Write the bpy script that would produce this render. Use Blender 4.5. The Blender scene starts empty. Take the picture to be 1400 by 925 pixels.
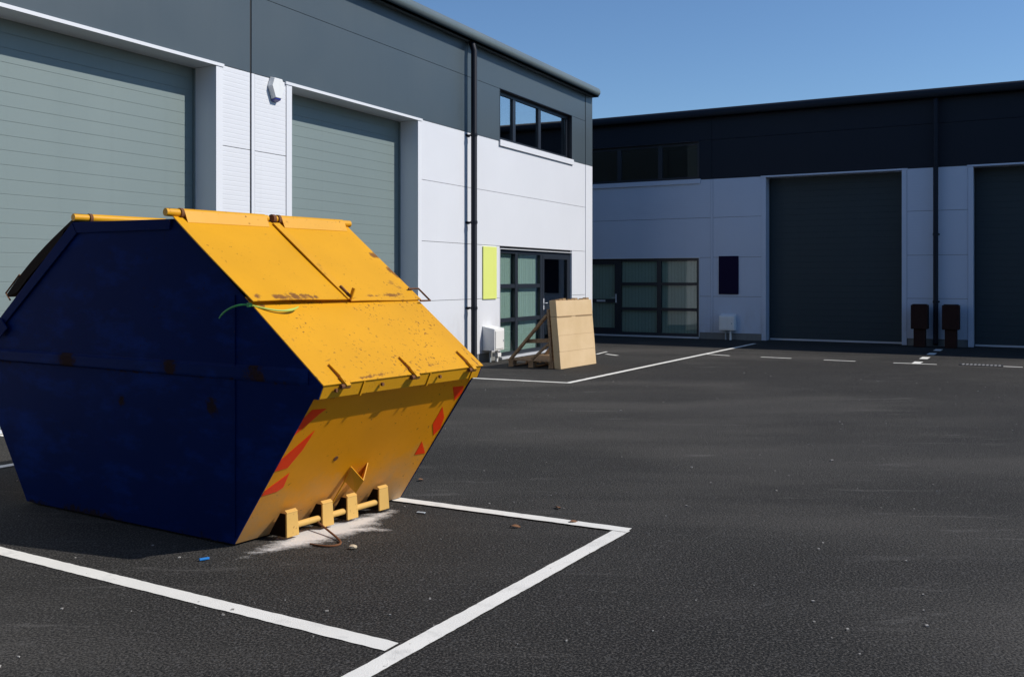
import bpy, bmesh, math, random
from mathutils import Vector, Matrix
random.seed(7)
scene = bpy.context.scene
R = math.radians

# ---------------------------------------------------------------- camera, sky, sun, exposure
cam_d = bpy.data.cameras.new('camera'); cam = bpy.data.objects.new('camera', cam_d)
scene.collection.objects.link(cam); scene.camera = cam
cam.location = (0, 0, 1.6); cam.rotation_euler = (R(90), 0, 0)
cam_d.sensor_width = 36; cam_d.lens = 36 * 1290 / 1400; cam_d.shift_y = -82.5 / 1400
cam_d.clip_end = 3000
SUN_DIR = Vector((.395, -.0405, .351)).normalized()      # towards the sun
world = bpy.data.worlds.new('World'); scene.world = world; world.use_nodes = True
wn = world.node_tree.nodes; wl = world.node_tree.links
bg = wn['Background']; bg.inputs['Strength'].default_value = 0.115
sky = wn.new('ShaderNodeTexSky'); sky.sky_type = 'NISHITA'; sky.sun_disc = False
sky.sun_elevation = math.asin(SUN_DIR.z); sky.sun_rotation = math.atan2(SUN_DIR.x, SUN_DIR.y)
sky.altitude = 0; sky.air_density = 1.1; sky.dust_density = 0.0; sky.ozone_density = 8.0
wl.new(sky.outputs['Color'], bg.inputs['Color'])
sun_d = bpy.data.lights.new('sun', 'SUN'); sun = bpy.data.objects.new('sun', sun_d)
scene.collection.objects.link(sun)
sun_d.energy = 4.4; sun_d.angle = R(.5); sun_d.color = (1, .955, .89)
sun.rotation_euler = SUN_DIR.to_track_quat('Z', 'Y').to_euler(); sun.location = (20, -4, 20)
scene.view_settings.view_transform = 'Standard'; scene.view_settings.look = 'None'
scene.view_settings.gamma = 1; scene.view_settings.exposure = 0.0
scene.render.engine = 'CYCLES'
scene.cycles.max_bounces = 8; scene.cycles.transparent_max_bounces = 12

# ---------------------------------------------------------------- helpers
class MB:
    def __init__(s): s.v = []; s.f = []
    def box(s, x0, x1, y0, y1, z0, z1):
        b = len(s.v)
        s.v += [(x0,y0,z0),(x1,y0,z0),(x1,y1,z0),(x0,y1,z0),(x0,y0,z1),(x1,y0,z1),(x1,y1,z1),(x0,y1,z1)]
        s.f += [tuple(b+i for i in q) for q in ((0,3,2,1),(4,5,6,7),(0,1,5,4),(1,2,6,5),(2,3,7,6),(3,0,4,7))]
        return s
    def hexa(s, p):       # 8 corner points, bottom loop then top loop
        b = len(s.v); s.v += [tuple(q) for q in p]
        s.f += [tuple(b+i for i in q) for q in ((0,3,2,1),(4,5,6,7),(0,1,5,4),(1,2,6,5),(2,3,7,6),(3,0,4,7))]
        return s
    def beam(s, a, b, wid, hgt, up=(0,0,1)):
        a, b, up = Vector(a), Vector(b), Vector(up)
        d = (b-a).normalized(); sd = d.cross(up).normalized(); u = sd.cross(d).normalized()
        pts = []
        for c in (a, b):
            pts += [c-sd*wid/2-u*hgt/2, c+sd*wid/2-u*hgt/2, c+sd*wid/2+u*hgt/2, c-sd*wid/2+u*hgt/2]
        return s.hexa(pts)
    def plate(s, poly, n, t):       # polygon thickened by t against the normal n
        n = Vector(n).normalized(); b = len(s.v); k = len(poly)
        s.v += [tuple(p) for p in poly] + [tuple(Vector(p)-n*t) for p in poly]
        s.f.append(tuple(range(b, b+k))); s.f.append(tuple(range(b+2*k-1, b+k-1, -1)))
        for i in range(k):
            j = (i+1) % k; s.f.append((b+i, b+k+i, b+k+j, b+j))
        return s
    def tube(s, path, r, seg=10, cap=True):
        path = [Vector(p) for p in path]; b = len(s.v); prev = None
        for i, p in enumerate(path):
            d = (path[min(i+1, len(path)-1)] - path[max(i-1, 0)]).normalized()
            if prev is None:
                a = Vector((0,0,1)) if abs(d.z) < .9 else Vector((1,0,0))
                x = d.cross(a).normalized()
            else: x = (prev - d*prev.dot(d)).normalized()
            prev = x; y = d.cross(x)
            rr = r[i] if isinstance(r, (list, tuple)) else r
            for k in range(seg):
                an = 2*math.pi*k/seg; s.v.append(tuple(p + (x*math.cos(an)+y*math.sin(an))*rr))
        for i in range(len(path)-1):
            for k in range(seg):
                a0 = b+i*seg+k; a1 = b+i*seg+(k+1) % seg; s.f.append((a0, a1, a1+seg, a0+seg))
        if cap:
            s.f.append(tuple(b+k for k in range(seg-1, -1, -1)))
            e = b+(len(path)-1)*seg; s.f.append(tuple(e+k for k in range(seg)))
        return s
    def extrude_x(s, prof, x0, x1):  # closed (y,z) profile
        b = len(s.v); k = len(prof)
        s.v += [(x0, y, z) for y, z in prof] + [(x1, y, z) for y, z in prof]
        s.f.append(tuple(range(b+k-1, b-1, -1))); s.f.append(tuple(range(b+k, b+2*k)))
        for i in range(k):
            j = (i+1) % k; s.f.append((b+i, b+j, b+k+j, b+k+i))
        return s
    def mesh(s, name, mat, bevel=0, smooth=False):
        me = bpy.data.meshes.new(name); me.from_pydata(s.v, [], s.f)
        bm = bmesh.new(); bm.from_mesh(me)
        bmesh.ops.recalc_face_normals(bm, faces=bm.faces)
        if bevel: bmesh.ops.bevel(bm, geom=list(bm.edges), offset=bevel, segments=2, affect='EDGES', profile=.5, clamp_overlap=True)
        bm.to_mesh(me); bm.free()
        if smooth:
            for p in me.polygons: p.use_smooth = True
            try: me.set_sharp_from_angle(angle=R(35))
            except Exception: pass
        me.materials.append(mat); return me
    def build(s, name, mat, parent=None, bevel=0, smooth=False):
        return link(name, s.mesh(name, mat, bevel, smooth), parent)
def link(name, me, parent=None, loc=(0,0,0)):
    o = bpy.data.objects.new(name, me); scene.collection.objects.link(o)
    o.parent = parent; o.location = loc; return o
def thing(name, label, cat, loc=(0,0,0), rz=0, group=None):
    o = bpy.data.objects.new(name, None); scene.collection.objects.link(o); o.empty_display_size = .2
    o.location = loc; o.rotation_euler = (0,0,rz); return tag(o, label, cat, group)
def tag(o, label=None, cat=None, group=None, kind=None):
    for k, v in (('label', label), ('category', cat), ('group', group), ('kind', kind)):
        if v: o[k] = v
    return o
def sub(name, parent, loc=(0,0,0)):
    return link(name, None, parent, loc)

# ---------------------------------------------------------------- materials
class NT:
    def __init__(s, name):
        s.m = bpy.data.materials.new(name); s.m.use_nodes = True; s.n = s.m.node_tree.nodes; s.l = s.m.node_tree.links
        s.b = s.n['Principled BSDF']; s.out = s.n['Material Output']; s.tc = s.n.new('ShaderNodeTexCoord')
    def set(s, **k):
        for a, v in k.items():
            i = s.b.inputs[{'col':'Base Color','rough':'Roughness','metal':'Metallic','spec':'Specular IOR Level','coat':'Coat Weight'}[a]]
            if hasattr(v, 'is_linked'): s.l.new(v, i)
            elif a == 'col': i.default_value = (*v, 1)
            else: i.default_value = v
        return s
    def mp(s, scale=(1,1,1), loc=(0,0,0), rot=(0,0,0), coord='Object'):
        m = s.n.new('ShaderNodeMapping'); s.l.new(s.tc.outputs[coord], m.inputs[0])
        m.inputs['Scale'].default_value = scale; m.inputs['Location'].default_value = loc; m.inputs['Rotation'].default_value = rot
        return m.outputs[0]
    def noise(s, scale, detail=4, rough=.55, vec=None, dist=0):
        t = s.n.new('ShaderNodeTexNoise'); t.inputs['Scale'].default_value = scale; t.inputs['Detail'].default_value = detail
        t.inputs['Roughness'].default_value = rough; t.inputs['Distortion'].default_value = dist
        s.l.new(vec or s.mp(), t.inputs['Vector']); return t.outputs['Fac']
    def voro(s, scale, out='Distance', vec=None, rnd=1):
        t = s.n.new('ShaderNodeTexVoronoi'); t.inputs['Scale'].default_value = scale; t.inputs['Randomness'].default_value = rnd
        s.l.new(vec or s.mp(), t.inputs['Vector']); return t.outputs[out]
    def ramp(s, fac, a, b, ca=(0,0,0), cb=(1,1,1)):
        r = s.n.new('ShaderNodeValToRGB'); r.color_ramp.elements[0].position = a; r.color_ramp.elements[1].position = b
        r.color_ramp.elements[0].color = (*ca, 1); r.color_ramp.elements[1].color = (*cb, 1)
        s.l.new(fac, r.inputs[0]); return r.outputs[0]
    def mr(s, v, a, b, c, d):
        m = s.n.new('ShaderNodeMapRange'); s.l.new(v, m.inputs[0])
        for i, x in enumerate((a, b, c, d)): m.inputs[i+1].default_value = x
        return m.outputs[0]
    def math(s, op, a, b=None):
        m = s.n.new('ShaderNodeMath'); m.operation = op
        for i, x in enumerate((a, b)):
            if x is None: continue
            if hasattr(x, 'is_linked'): s.l.new(x, m.inputs[i])
            else: m.inputs[i].default_value = x
        return m.outputs[0]
    def mix(s, fac, a, b, op='MIX'):
        m = s.n.new('ShaderNodeMix'); m.data_type = 'RGBA'; m.blend_type = op
        for i, x in ((0, fac), (6, a), (7, b)):
            if hasattr(x, 'is_linked'): s.l.new(x, m.inputs[i])
            elif i == 0: m.inputs[0].default_value = x
            else: m.inputs[i].default_value = (*x, 1)
        return m.outputs[2]
    def bump(s, h, strength=.3, dist=.01, normal=None):
        b = s.n.new('ShaderNodeBump'); b.inputs['Strength'].default_value = strength; b.inputs['Distance'].default_value = dist
        s.l.new(h, b.inputs['Height'])
        if normal: s.l.new(normal, b.inputs['Normal'])
        s.l.new(b.outputs[0], s.b.inputs['Normal']); return b.outputs[0]
    def dist(s, p):
        v = s.n.new('ShaderNodeVectorMath'); v.operation = 'DISTANCE'; s.l.new(s.tc.outputs['Object'], v.inputs[0])
        v.inputs[1].default_value = p; return v.outputs['Value']
    def sep(s, vec=None):
        x = s.n.new('ShaderNodeSeparateXYZ'); s.l.new(vec or s.tc.outputs['Object'], x.inputs[0]); return x.outputs
    def alpha(s, fac):      # fac 1 = opaque
        t = s.n.new('ShaderNodeBsdfTransparent'); m = s.n.new('ShaderNodeMixShader')
        s.l.new(fac, m.inputs[0]); s.l.new(t.outputs[0], m.inputs[1]); s.l.new(s.b.outputs[0], m.inputs[2]); s.l.new(m.outputs[0], s.out.inputs[0])
def mul3(c, k): return tuple(x*k for x in c)

def mat_coated(name, col, rough=.42, var=.06, streak=.05, bump=.02, spec=.5):
    t = NT(name); n1 = t.noise(.7, 5); n2 = t.noise(1, 4, vec=t.mp((9, 9, .5)))
    c = t.mix(t.mr(n1, .3, .7, 0, 1), mul3(col, 1-var), mul3(col, 1+var*.6))
    c = t.mix(t.mr(n2, .52, .8, 0, streak*4), c, mul3(col, .6))
    t.set(col=c, rough=t.mr(n1, .2, .8, rough-.06, rough+.08), spec=spec); t.bump(t.noise(1.6, 3), bump, .05); return t.m
def mat_wall(name, col):
    t = NT(name); n1 = t.noise(.8, 4); z = t.sep()[2]; n = t.noise(5, 6, .7, t.mp((1, 1, .35))); n3 = t.noise(1, 5, .65, t.mp((7, 7, .25)))
    c = t.mix(t.mr(n1, .3, .7, 0, 1), mul3(col, .97), mul3(col, 1.015))
    f = t.math('MULTIPLY', t.mr(z, .17, 1.0, 1, 0), t.mr(n, .42, .75, 0, 1)); c = t.mix(t.math('MULTIPLY', f, .5), c, (.34, .31, .27))
    c = t.mix(t.mr(n3, .60, .82, 0, .16), c, (.42, .42, .42))
    t.set(col=c, rough=.45); t.bump(n1, .02, .05); return t.m
WHITE = mat_wall('white_cladding', (.715, .72, .74))
WTRIM = mat_coated('white_flashing', (.735, .74, .76), .4, .02, .02)
DARK = mat_coated('slate_grey_cladding', (.062, .083, .096), .4, .05, .03)
ROOF = mat_coated('slate_grey_roof', (.125, .155, .16), .35, .05, .08)
DOORG = mat_coated('sage_grey_door', (.20, .248, .24), .42, .04, .03)
DOOR_SHADE = mat_coated('shade_darkened_door', (.042, .056, .062), .6, .05, .05, spec=.2)  # sage door colour with the right terrace's shade put into it
WHITE_SHADE = mat_wall('shade_tinted_white_cladding', (.52, .585, .70))  # white cladding, dimmed and blued to carry the shade
DARK_SHADE = mat_coated('shade_darkened_slate_cladding', (.014, .018, .027), .65, .05, .03, spec=.2)  # slate cladding again, darkened in the colour for shade
FRAME = mat_coated('anthracite_frame', (.018, .023, .032), .38, .05, 0)
SEAL = mat_coated('black_seal', (.012, .013, .016), .7, .05, 0)
PIPE = mat_coated('dark_pipe', (.012, .014, .022), .5, .08, .05, spec=.2)
PLINTH = mat_coated('concrete_plinth', (.20, .20, .19), .85, .15, .15, .2)
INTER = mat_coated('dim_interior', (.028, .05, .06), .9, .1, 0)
BLIND = mat_coated('pale_blind', (.33, .41, .375), .8, .05, .06)
PLASTW = mat_coated('white_plastic', (.80, .80, .78), .35, .03, .04)
PLASTG = mat_coated('grey_plastic', (.42, .47, .50), .4, .03, .04)
PLASTB = mat_coated('blue_lens', (.02, .02, .22), .2, .03, 0)
YSIGN = mat_coated('lime_board', (.74, .79, .20), .5, .03, .02)
NSIGN = mat_coated('deep_purple_board', (.008, .004, .03), .6, .05, .02, spec=.1)
STEEL = mat_coated('brushed_steel', (.55, .56, .58), .35, .05, 0)
BROWN = mat_coated('dark_brown_post', (.034, .015, .012), .8, .15, .1, .2, spec=.15)
CARD_IN = mat_coated('brown_card', (.30, .19, .09), .85, .2, .1)
BLUEP = mat_coated('sky_blue_plastic', (.02, .22, .62), .4, .05, 0)
STONE = mat_coated('pale_stone', (.58, .47, .32), .9, .25, 0, .3)
LEAF = mat_coated('brown_leaf', (.20, .09, .035), .8, .3, 0)
GREEN = mat_coated('green_strap', (.06, .38, .10), .5, .15, 0)
LIME = mat_coated('yellow_green_strap', (.42, .55, .08), .5, .15, 0)

def mat_glass(name='window_glass', base=.055):
    t = NT(name); f = t.n.new('ShaderNodeLayerWeight'); f.inputs[0].default_value = .5
    sch = t.math('ADD', t.math('MULTIPLY', t.math('POWER', f.outputs['Facing'], 4.0), .99-base), base)
    tr = t.n.new('ShaderNodeBsdfTransparent'); tr.inputs[0].default_value = (.90, .95, .93, 1)
    g = t.n.new('ShaderNodeBsdfGlossy'); g.inputs['Roughness'].default_value = .015
    b = t.n.new('ShaderNodeBump'); b.inputs['Strength'].default_value = .02; b.inputs['Distance'].default_value = .02
    t.l.new(t.noise(1.3, 2), b.inputs['Height']); t.l.new(b.outputs[0], g.inputs['Normal'])
    m = t.n.new('ShaderNodeMixShader'); t.l.new(sch, m.inputs[0])
    t.l.new(tr.outputs[0], m.inputs[1]); t.l.new(g.outputs[0], m.inputs[2]); t.l.new(m.outputs[0], t.out.inputs[0]); return t.m
GLASS = mat_glass()
SOLAR = mat_glass('solar_mirror_glass', .62)

def mat_asphalt():
    t = NT('fresh_asphalt')
    big = t.noise(.16, 5, .6); mid = t.noise(1.1, 6, .6, t.mp((.45, 1.6, 1), rot=(0,0,R(28)))); grain = t.noise(85, 3, .75)
    chips = t.voro(70, 'Color'); chipd = t.voro(70, 'Distance')
    c = t.mix(t.mr(big, .3, .72, 0, 1), (.0145, .0133, .0115), (.0265, .0245, .0215))
    c = t.mix(t.mr(mid, .45, .75, 0, .6), c, (.042, .0385, .0335))
    pa = t.noise(.42, 4, .55, t.mp((.5, 1.5, 1), (3, 1, 0), (0,0,R(12)))); pb = t.noise(.23, 3, .5, t.mp((1, 1, 1), (9, 4, 0)))
    c = t.mix(t.mr(pa, .44, .60, 0, .8), c, (.064, .0585, .051)); c = t.mix(t.mr(pb, .44, .58, 0, .8), c, (.0105, .010, .0093))
    tw = t.n.new('ShaderNodeTexWave'); tw.wave_type = 'RINGS'; tw.rings_direction = 'Z'; tw.inputs['Scale'].default_value = .11; tw.inputs['Distortion'].default_value = 1.6; tw.inputs['Detail'].default_value = 3
    t.l.new(t.mp((1,1,1), (-9, 6, 0)), tw.inputs['Vector'])
    c = t.mix(t.math('MULTIPLY', t.mr(tw.outputs['Fac'], .82, 1, 0, .35), t.mr(pb, .35, .55, 1, .2)), c, (.012, .0115, .011))
    c = t.mix(t.mr(grain, .51, .62, 0, .85), c, (.098, .090, .079))
    c = t.mix(t.mr(grain, .49, .39, 0, .95), c, (.003, .003, .003))
    sp = t.sep(chips)
    c = t.mix(t.math('MULTIPLY', t.math('GREATER_THAN', sp[0], .95), .22), c, (.14, .135, .13))
    # dusty scuffs and tyre-dragged dust
    sc = t.noise(2.2, 7, .72, t.mp((.35, 2.6, 1), rot=(0,0,R(22))), .6); pt = t.noise(.5, 3, .5)
    sc2 = t.math('MULTIPLY', t.mr(sc, .565, .70, 0, 1), t.mr(pt, .47, .60, 0, 1))
    c = t.mix(t.math('MULTIPLY', sc2, .5), c, (.16, .15, .138))
    t.set(col=c, rough=t.mr(big, .3, .7, .82, .95), spec=.25)
    h = t.math('ADD', t.math('MULTIPLY', grain, 1.0), t.math('MULTIPLY', chipd, -.5))
    t.bump(h, .8, .008); return t.m
ASPHALT = mat_asphalt()

def mat_paint():
    t = NT('road_marking_paint'); n = t.noise(38, 5, .7); n2 = t.noise(2.5, 4); n3 = t.noise(160, 2)
    c = t.mix(t.mr(n2, .35, .75, 0, .5), (.80, .77, .70), (.64, .615, .555))
    c = t.mix(t.mr(n3, .55, .75, 0, .5), c, (.46, .45, .42))
    sm = t.noise(5, 5, .65, t.mp((1, 1, 1), (2, 7, 0))); c = t.mix(t.mr(sm, .55, .72, 0, .45), c, (.30, .29, .27))
    t.set(col=c, rough=.75); t.bump(n3, .5, .004)
    t.alpha(t.mr(t.math('ADD', n, t.math('MULTIPLY', n2, .35)), .445, .50, 0, 1)); return t.m
PAINT = mat_paint()
def mat_dust():
    t = NT('cement_dust'); a = t.n.new('ShaderNodeAttribute'); a.attribute_name = 'amount'
    n = t.noise(7, 7, .72, t.mp((.75, 1.5, 1), rot=(0,0,R(-52))), .5); n2 = t.noise(60, 4, .7)
    t.set(col=t.mix(n2, (.55, .53, .50), (.74, .72, .69)), rough=.95); t.bump(n2, .6, .006)
    f = t.math('ADD', t.math('MULTIPLY', a.outputs['Fac'], 1.45), t.math('MULTIPLY', t.math('SUBTRACT', n, .5), 1.5))
    f = t.math('ADD', f, t.math('MULTIPLY', t.math('SUBTRACT', n2, .5), .55))
    t.alpha(t.math('MULTIPLY', t.mr(f, .48, 1.05, 0, .95), t.mr(a.outputs['Fac'], 0, .12, 0, 1))); return t.m
DUST = mat_dust()

def mat_skip(name, col, rough=.45, speck=.0, scratch=.0, dusty=0, spots=(), rustbig=.0, spec=.5, rc=((.10, .035, .012), (.22, .085, .025)), edges=(), scuff=0):
    """weathered steel paint: chipped rust specks, scratches, dust splash, rust spots"""
    t = NT(name); n1 = t.noise(1.5, 5); n2 = t.noise(12, 5, .6)
    c = t.mix(t.mr(n1, .3, .7, 0, 1), mul3(col, .9), mul3(col, 1.06))
    c = t.mix(t.mr(n2, .55, .8, 0, .25), c, mul3(col, .7))
    if scuff: c = t.mix(t.math('MULTIPLY', t.mr(t.noise(2, 6, .7, t.mp((1, 1, 2.6), (4,1,2))), .5, .75, 0, 1), scuff), c, mul3(col, 2.4))
    rust = t.mix(t.noise(60, 4), *rc); masks = []
    if speck:
        s1 = t.noise(42, 4, .62); reg = t.noise(3.2, 3)
        masks.append(t.math('MULTIPLY', t.mr(s1, .665-speck*.05, .70-speck*.05, 0, 1), t.mr(reg, .42, .58, 0, 1)))
    if scratch:
        for k, (sc, ro) in enumerate((((3, 60, 60), .5), ((55, 4, 55), -.4))):
            s2 = t.noise(1.6, 3, .6, t.mp(sc, (k*3.1, k, 0), (0, .3, ro))); reg = t.noise(1.7, 2, .5, t.mp((1,1,1), (5+k, 2, k)))
            masks.append(t.math('MULTIPLY', t.mr(s2, .715, .735, 0, scratch), t.mr(reg, .52, .6, 0, 1)))
    if rustbig:
        s3 = t.noise(2.3, 7, .68); masks.append(t.mr(s3, .66-rustbig*.1, .72-rustbig*.1, 0, .85))
    for p, r in spots:
        d = t.math('ADD', t.dist(p), t.math('MULTIPLY', t.math('SUBTRACT', t.noise(11, 6, .8), .5), r*3.4))
        masks.append(t.mr(d, r*.55, r, .9, 0))
    for dv, pos, wd in edges:      # chipped, rusting paint along an edge
        q = t.n.new('ShaderNodeVectorMath'); q.operation = 'DOT_PRODUCT'; t.l.new(t.tc.outputs['Object'], q.inputs[0]); q.inputs[1].default_value = dv
        e = t.math('ABSOLUTE', t.math('SUBTRACT', q.outputs['Value'], pos))
        masks.append(t.mr(t.math('ADD', t.math('MULTIPLY', t.mr(e, 0, wd, .36, 0), t.mr(t.noise(3.1, 3, .6, t.mp((1,1,1),(pos,4,2))), .40, .62, .25, 1)), t.noise(22, 6, .75)), .72, .82, 0, .85))
    rr = rough
    if masks:
        m = masks[0]
        for q in masks[1:]: m = t.math('MAXIMUM', m, q)
        c = t.mix(m, c, rust); rr = t.mr(m, 0, 1, rough, .9)
    if dusty:
        z = t.sep()[2]; dn = t.noise(4, 6, .7); 
        f = t.math('ADD', t.mr(z, 0, .55, 1, 0), t.math('MULTIPLY', t.math('SUBTRACT', dn, .5), 1.1))
        c = t.mix(t.mr(f, .25, 1.1, 0, dusty), c, (.37, .27, .16))
    t.set(col=c, rough=rr, spec=spec); t.bump(t.math('ADD', n1, t.math('MULTIPLY', n2, .1)), .12, .03); return t.m
SBLUE = mat_skip('blue_skip_paint', (.0002, .0115, .080), .6, .1, 0, 0, spec=.03)
SHADE_BLACK = mat_skip('shade_black_steel', (.012, .007, .005), .85, .3, spec=.1)  # shade painted near-black, for the left lids and lug webs
RUST = mat_skip('rusty_steel', (.16, .062, .022), .9)
ORANGE_STRIPE = mat_skip('red_hazard_paint', (1.0, .052, .003), .5, .15, .2, spec=.2)

def mat_wood():
    t = NT('rough_timber'); n = t.noise(3, 6, .6, t.mp((1.2, 9, 9)), .6); n2 = t.noise(40, 3)
    t.set(col=t.mix(t.mr(n, .3, .7, 0, 1), (.20, .115, .058), (.42, .27, .145)), rough=.85); t.bump(t.math('ADD', n, t.math('MULTIPLY', n2, .3)), .4, .01); return t.m
WOOD = mat_wood()
def mat_card():
    t = NT('corrugated_card'); n = t.noise(2, 4); f = t.noise(4, 3, .5, t.mp((60, 60, 1)))
    c = t.mix(t.mr(n, .3, .7, 0, 1), (.62, .44, .24), (.70, .51, .30)); c = t.mix(t.mr(f, .5, .75, 0, .25), c, (.5, .34, .18))
    t.set(col=c, rough=.85, spec=.2); t.bump(t.math('ADD', n, t.math('MULTIPLY', f, .2)), .3, .02); return t.m
CARD = mat_card()

# ---------------------------------------------------------------- ground and markings
def sheet(name, pts, z, mat):
    me = bpy.data.meshes.new(name); me.from_pydata([(x, y, z) for x, y in pts], [], [tuple(range(len(pts)))])
    me.materials.append(mat); return link(name, me)
gnd = sheet('asphalt_yard', [(-260,-260),(260,-260),(260,260),(-260,260)], 0, ASPHALT); tag(gnd, 'dark fresh asphalt yard', None, None, 'structure')
def marking(a, b, wid, label, z=.004, mitre=(0,0), group=None):
    a, b = Vector(a), Vector(b); d = (b-a).normalized(); s = Vector((-d.y, d.x)); L = (b-a).length
    n = max(2, int(L/.03)); rnd = random.Random(int(a.x*1000+b.y*77)); vs = []; fs = []; oL = oR = 0
    for i in range(n+1):
        oL = oL*.5 + rnd.uniform(-.0022, .0022); oR = oR*.5 + rnd.uniform(-.0022, .0022)
        u = i/n
        for sg, o in ((1, oL), (-1, oR)):
            sh = mitre[0]*sg*(1-u)+mitre[1]*sg*u
            p = a + d*(L*u + sh*wid/2) + s*sg*(wid/2+o); vs.append((p.x-a.x, p.y-a.y, 0))
        if i: k = 2*i; fs.append((k-2, k-1, k+1, k))
    me = bpy.data.meshes.new('parking_line'); me.from_pydata(vs, [], fs); me.materials.append(PAINT)
    o = link('parking_line', me, None, (a.x, a.y, z)); tag(o, label, 'road marking', group, 'structure'); return o
V2 = lambda x, y: Vector((x, y))
cB = V2(.705, 5.985)
marking((-6.6, 7.62), (-.52, 4.09), .10, 'white bay line running along the near blue side of the skip', .004)
marking((-1.35, 2.57), cB, .10, 'white bay line slanting from bottom edge to the bright corner', .0065, (0, 0))
marking((-4.05, 8.52), (.74, 5.965), .10, 'white bay line coming out from behind the yellow skip end', .009)
marking((-5.06, 6.78), (-4.04, 8.46), .10, 'short white bay end line at left edge beyond the skip', .0065)
marking((-7.5, 10.95), (-3.0, 8.35), .10, 'white line at left edge farther behind the skip', .004)
marking((-3.4, 16.35), (.90, 14.38), .09, 'white line running from behind the skip towards the cardboard pack', .004)
marking((.84, 14.34), (5.92, 23.0), .10, 'long white line running from the bay corner to the shaded roller door', .0065)
for k, (a, b) in enumerate([((4.10,19.82),(4.48,19.42)),((5.04,19.11),(5.56,18.78)),((6.09,18.43),(6.60,18.13)),((7.19,17.79),(7.86,17.46)),((8.86,17.10),(9.16,16.92)),((1.98,19.85),(2.18,19.47))]):
    marking(a, b, .085, 'thin white dash in the broken line before the shaded building', .004, group='thin white dashes before the shaded building')
marking((1.77,19.80), (2.06,20.5), .06, 'short pale tick on asphalt right behind the cardboard pack', .004)
for k in range(4):
    p = V2(7.50,17.55) + V2(.50,.866)*(k*1.21); q = p + V2(.50,.866)*.55
    marking(p, q, .15, 'thick white block of the broken bay divider leading to the bollards', .0065, group='thick white divider blocks')
# drain grate painted over by the broken line
gr = thing('drain_grate', 'small gully grate with white painted bars in the yard', 'drain', (8.62, 17.33, .003), R(-29))
m = MB(); m.box(-.36,.36,-.20,-.17,0,.006); m.box(-.36,.36,.17,.20,0,.006); m.box(-.36,-.335,-.17,.17,0,.006); m.box(.335,.36,-.17,.17,0,.006); m.build('frame', SEAL, gr)
MB().box(-.335,.335,-.17,.17,-.02,.001).build('pit', SEAL, gr)
bar = MB().box(-.019,.019,-.15,.15,.001,.006).mesh('bar', mat_coated('scuffed_painted_iron', (.24, .235, .23), .8, .3, .2))
for k in range(10): link('bar', bar, gr, (-.30+k*.0667, 0, 0))

# ---------------------------------------------------------------- buildings
PITCH = .06
def panel_mesh(x0, x1, z0, z1, mat, ribbed=True, y=0.0, depth=.045):
    g = .004; x0 += g; x1 -= g; z0 += g; z1 -= g; m = MB()
    prof = [(y+depth, z0)]
    if ribbed:
        n = max(1, round((z1-z0)/PITCH)); p = (z1-z0)/n
        for i in range(n):
            a = z0+i*p
            prof += [(y, a+.001 if i else a), (y, a+p*.72), (y+.001, a+p*.82), (y+.001, a+p*.94)]
        prof[-1] = (y+.001, z1-.002); prof.append((y, z1-.001)); prof.append((y, z1))
    else: prof += [(y, z0), (y, z1)]
    prof.append((y+depth, z1))
    m.extrude_x(prof, x0, x1); return m
def panels(root, row, segs, mat, ribbed):
    for x0, x1 in segs: panel_mesh(x0, x1, row[0], row[1], mat, ribbed).build('cladding_panel', mat, root)

def roller_door(root, x0, x1, ztop, mat, recess=.37, pitch=.15, trim=None):
    trim = trim or WTRIM
    d = sub('roller_door', root, (0,0,0))
    m = MB(); h = pitch
    prof = [(.02,0),(.0015,0),(0,.003),(0,h-.006),(.0012,h-.004),(.0035,h-.003),(.0035,h),(.02,h)]
    m.extrude_x(prof, x0+.02, x1-.02); me = m.mesh('slat', mat)
    n = int((ztop+.02)/pitch)
    for k in range(n): link('slat', me, d, (0, recess, .06+k*pitch))
    MB().box(x0+.02, x1-.02, recess-.01, recess+.03, .012, .055).build('bottom_bar', STEEL, d)
    zt = .06+n*pitch
    if zt < ztop: MB().box(x0+.02, x1-.02, recess+.002, recess+.03, zt+.001, ztop+.02).build('slat', mat, d)
    for a, b in ((x0-.05, x0+.015), (x1-.015, x1+.05)):
        MB().box(a, b, recess-.03, recess+.06, 0.01, ztop).build('guide_rail', mat, d)
    # reveals and head flashing
    MB().box(x0-.11, x0, -.012, 0.0-.001, .012, ztop+.01).box(x0-.014, x0, -.001, recess+.05, .012, ztop+.01).build('jamb_flashing', trim, d)
    MB().box(x1, x1+.11, -.012, -.001, .012, ztop+.01).box(x1, x1+.014, -.001, recess+.05, .012, ztop+.01).build('jamb_flashing', trim, d)
    MB().box(x0-.13, x1+.13, -.022, -.002, ztop+.011, ztop+.05).box(x0, x1, -.012, recess+.05, ztop+.012, ztop+.03).build('head_flashing', trim, d)
    MB().box(x0-.05, x1+.05, recess+.04, recess+.06, 0, ztop+.02).build('backing', SEAL, d)
    return d

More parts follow.
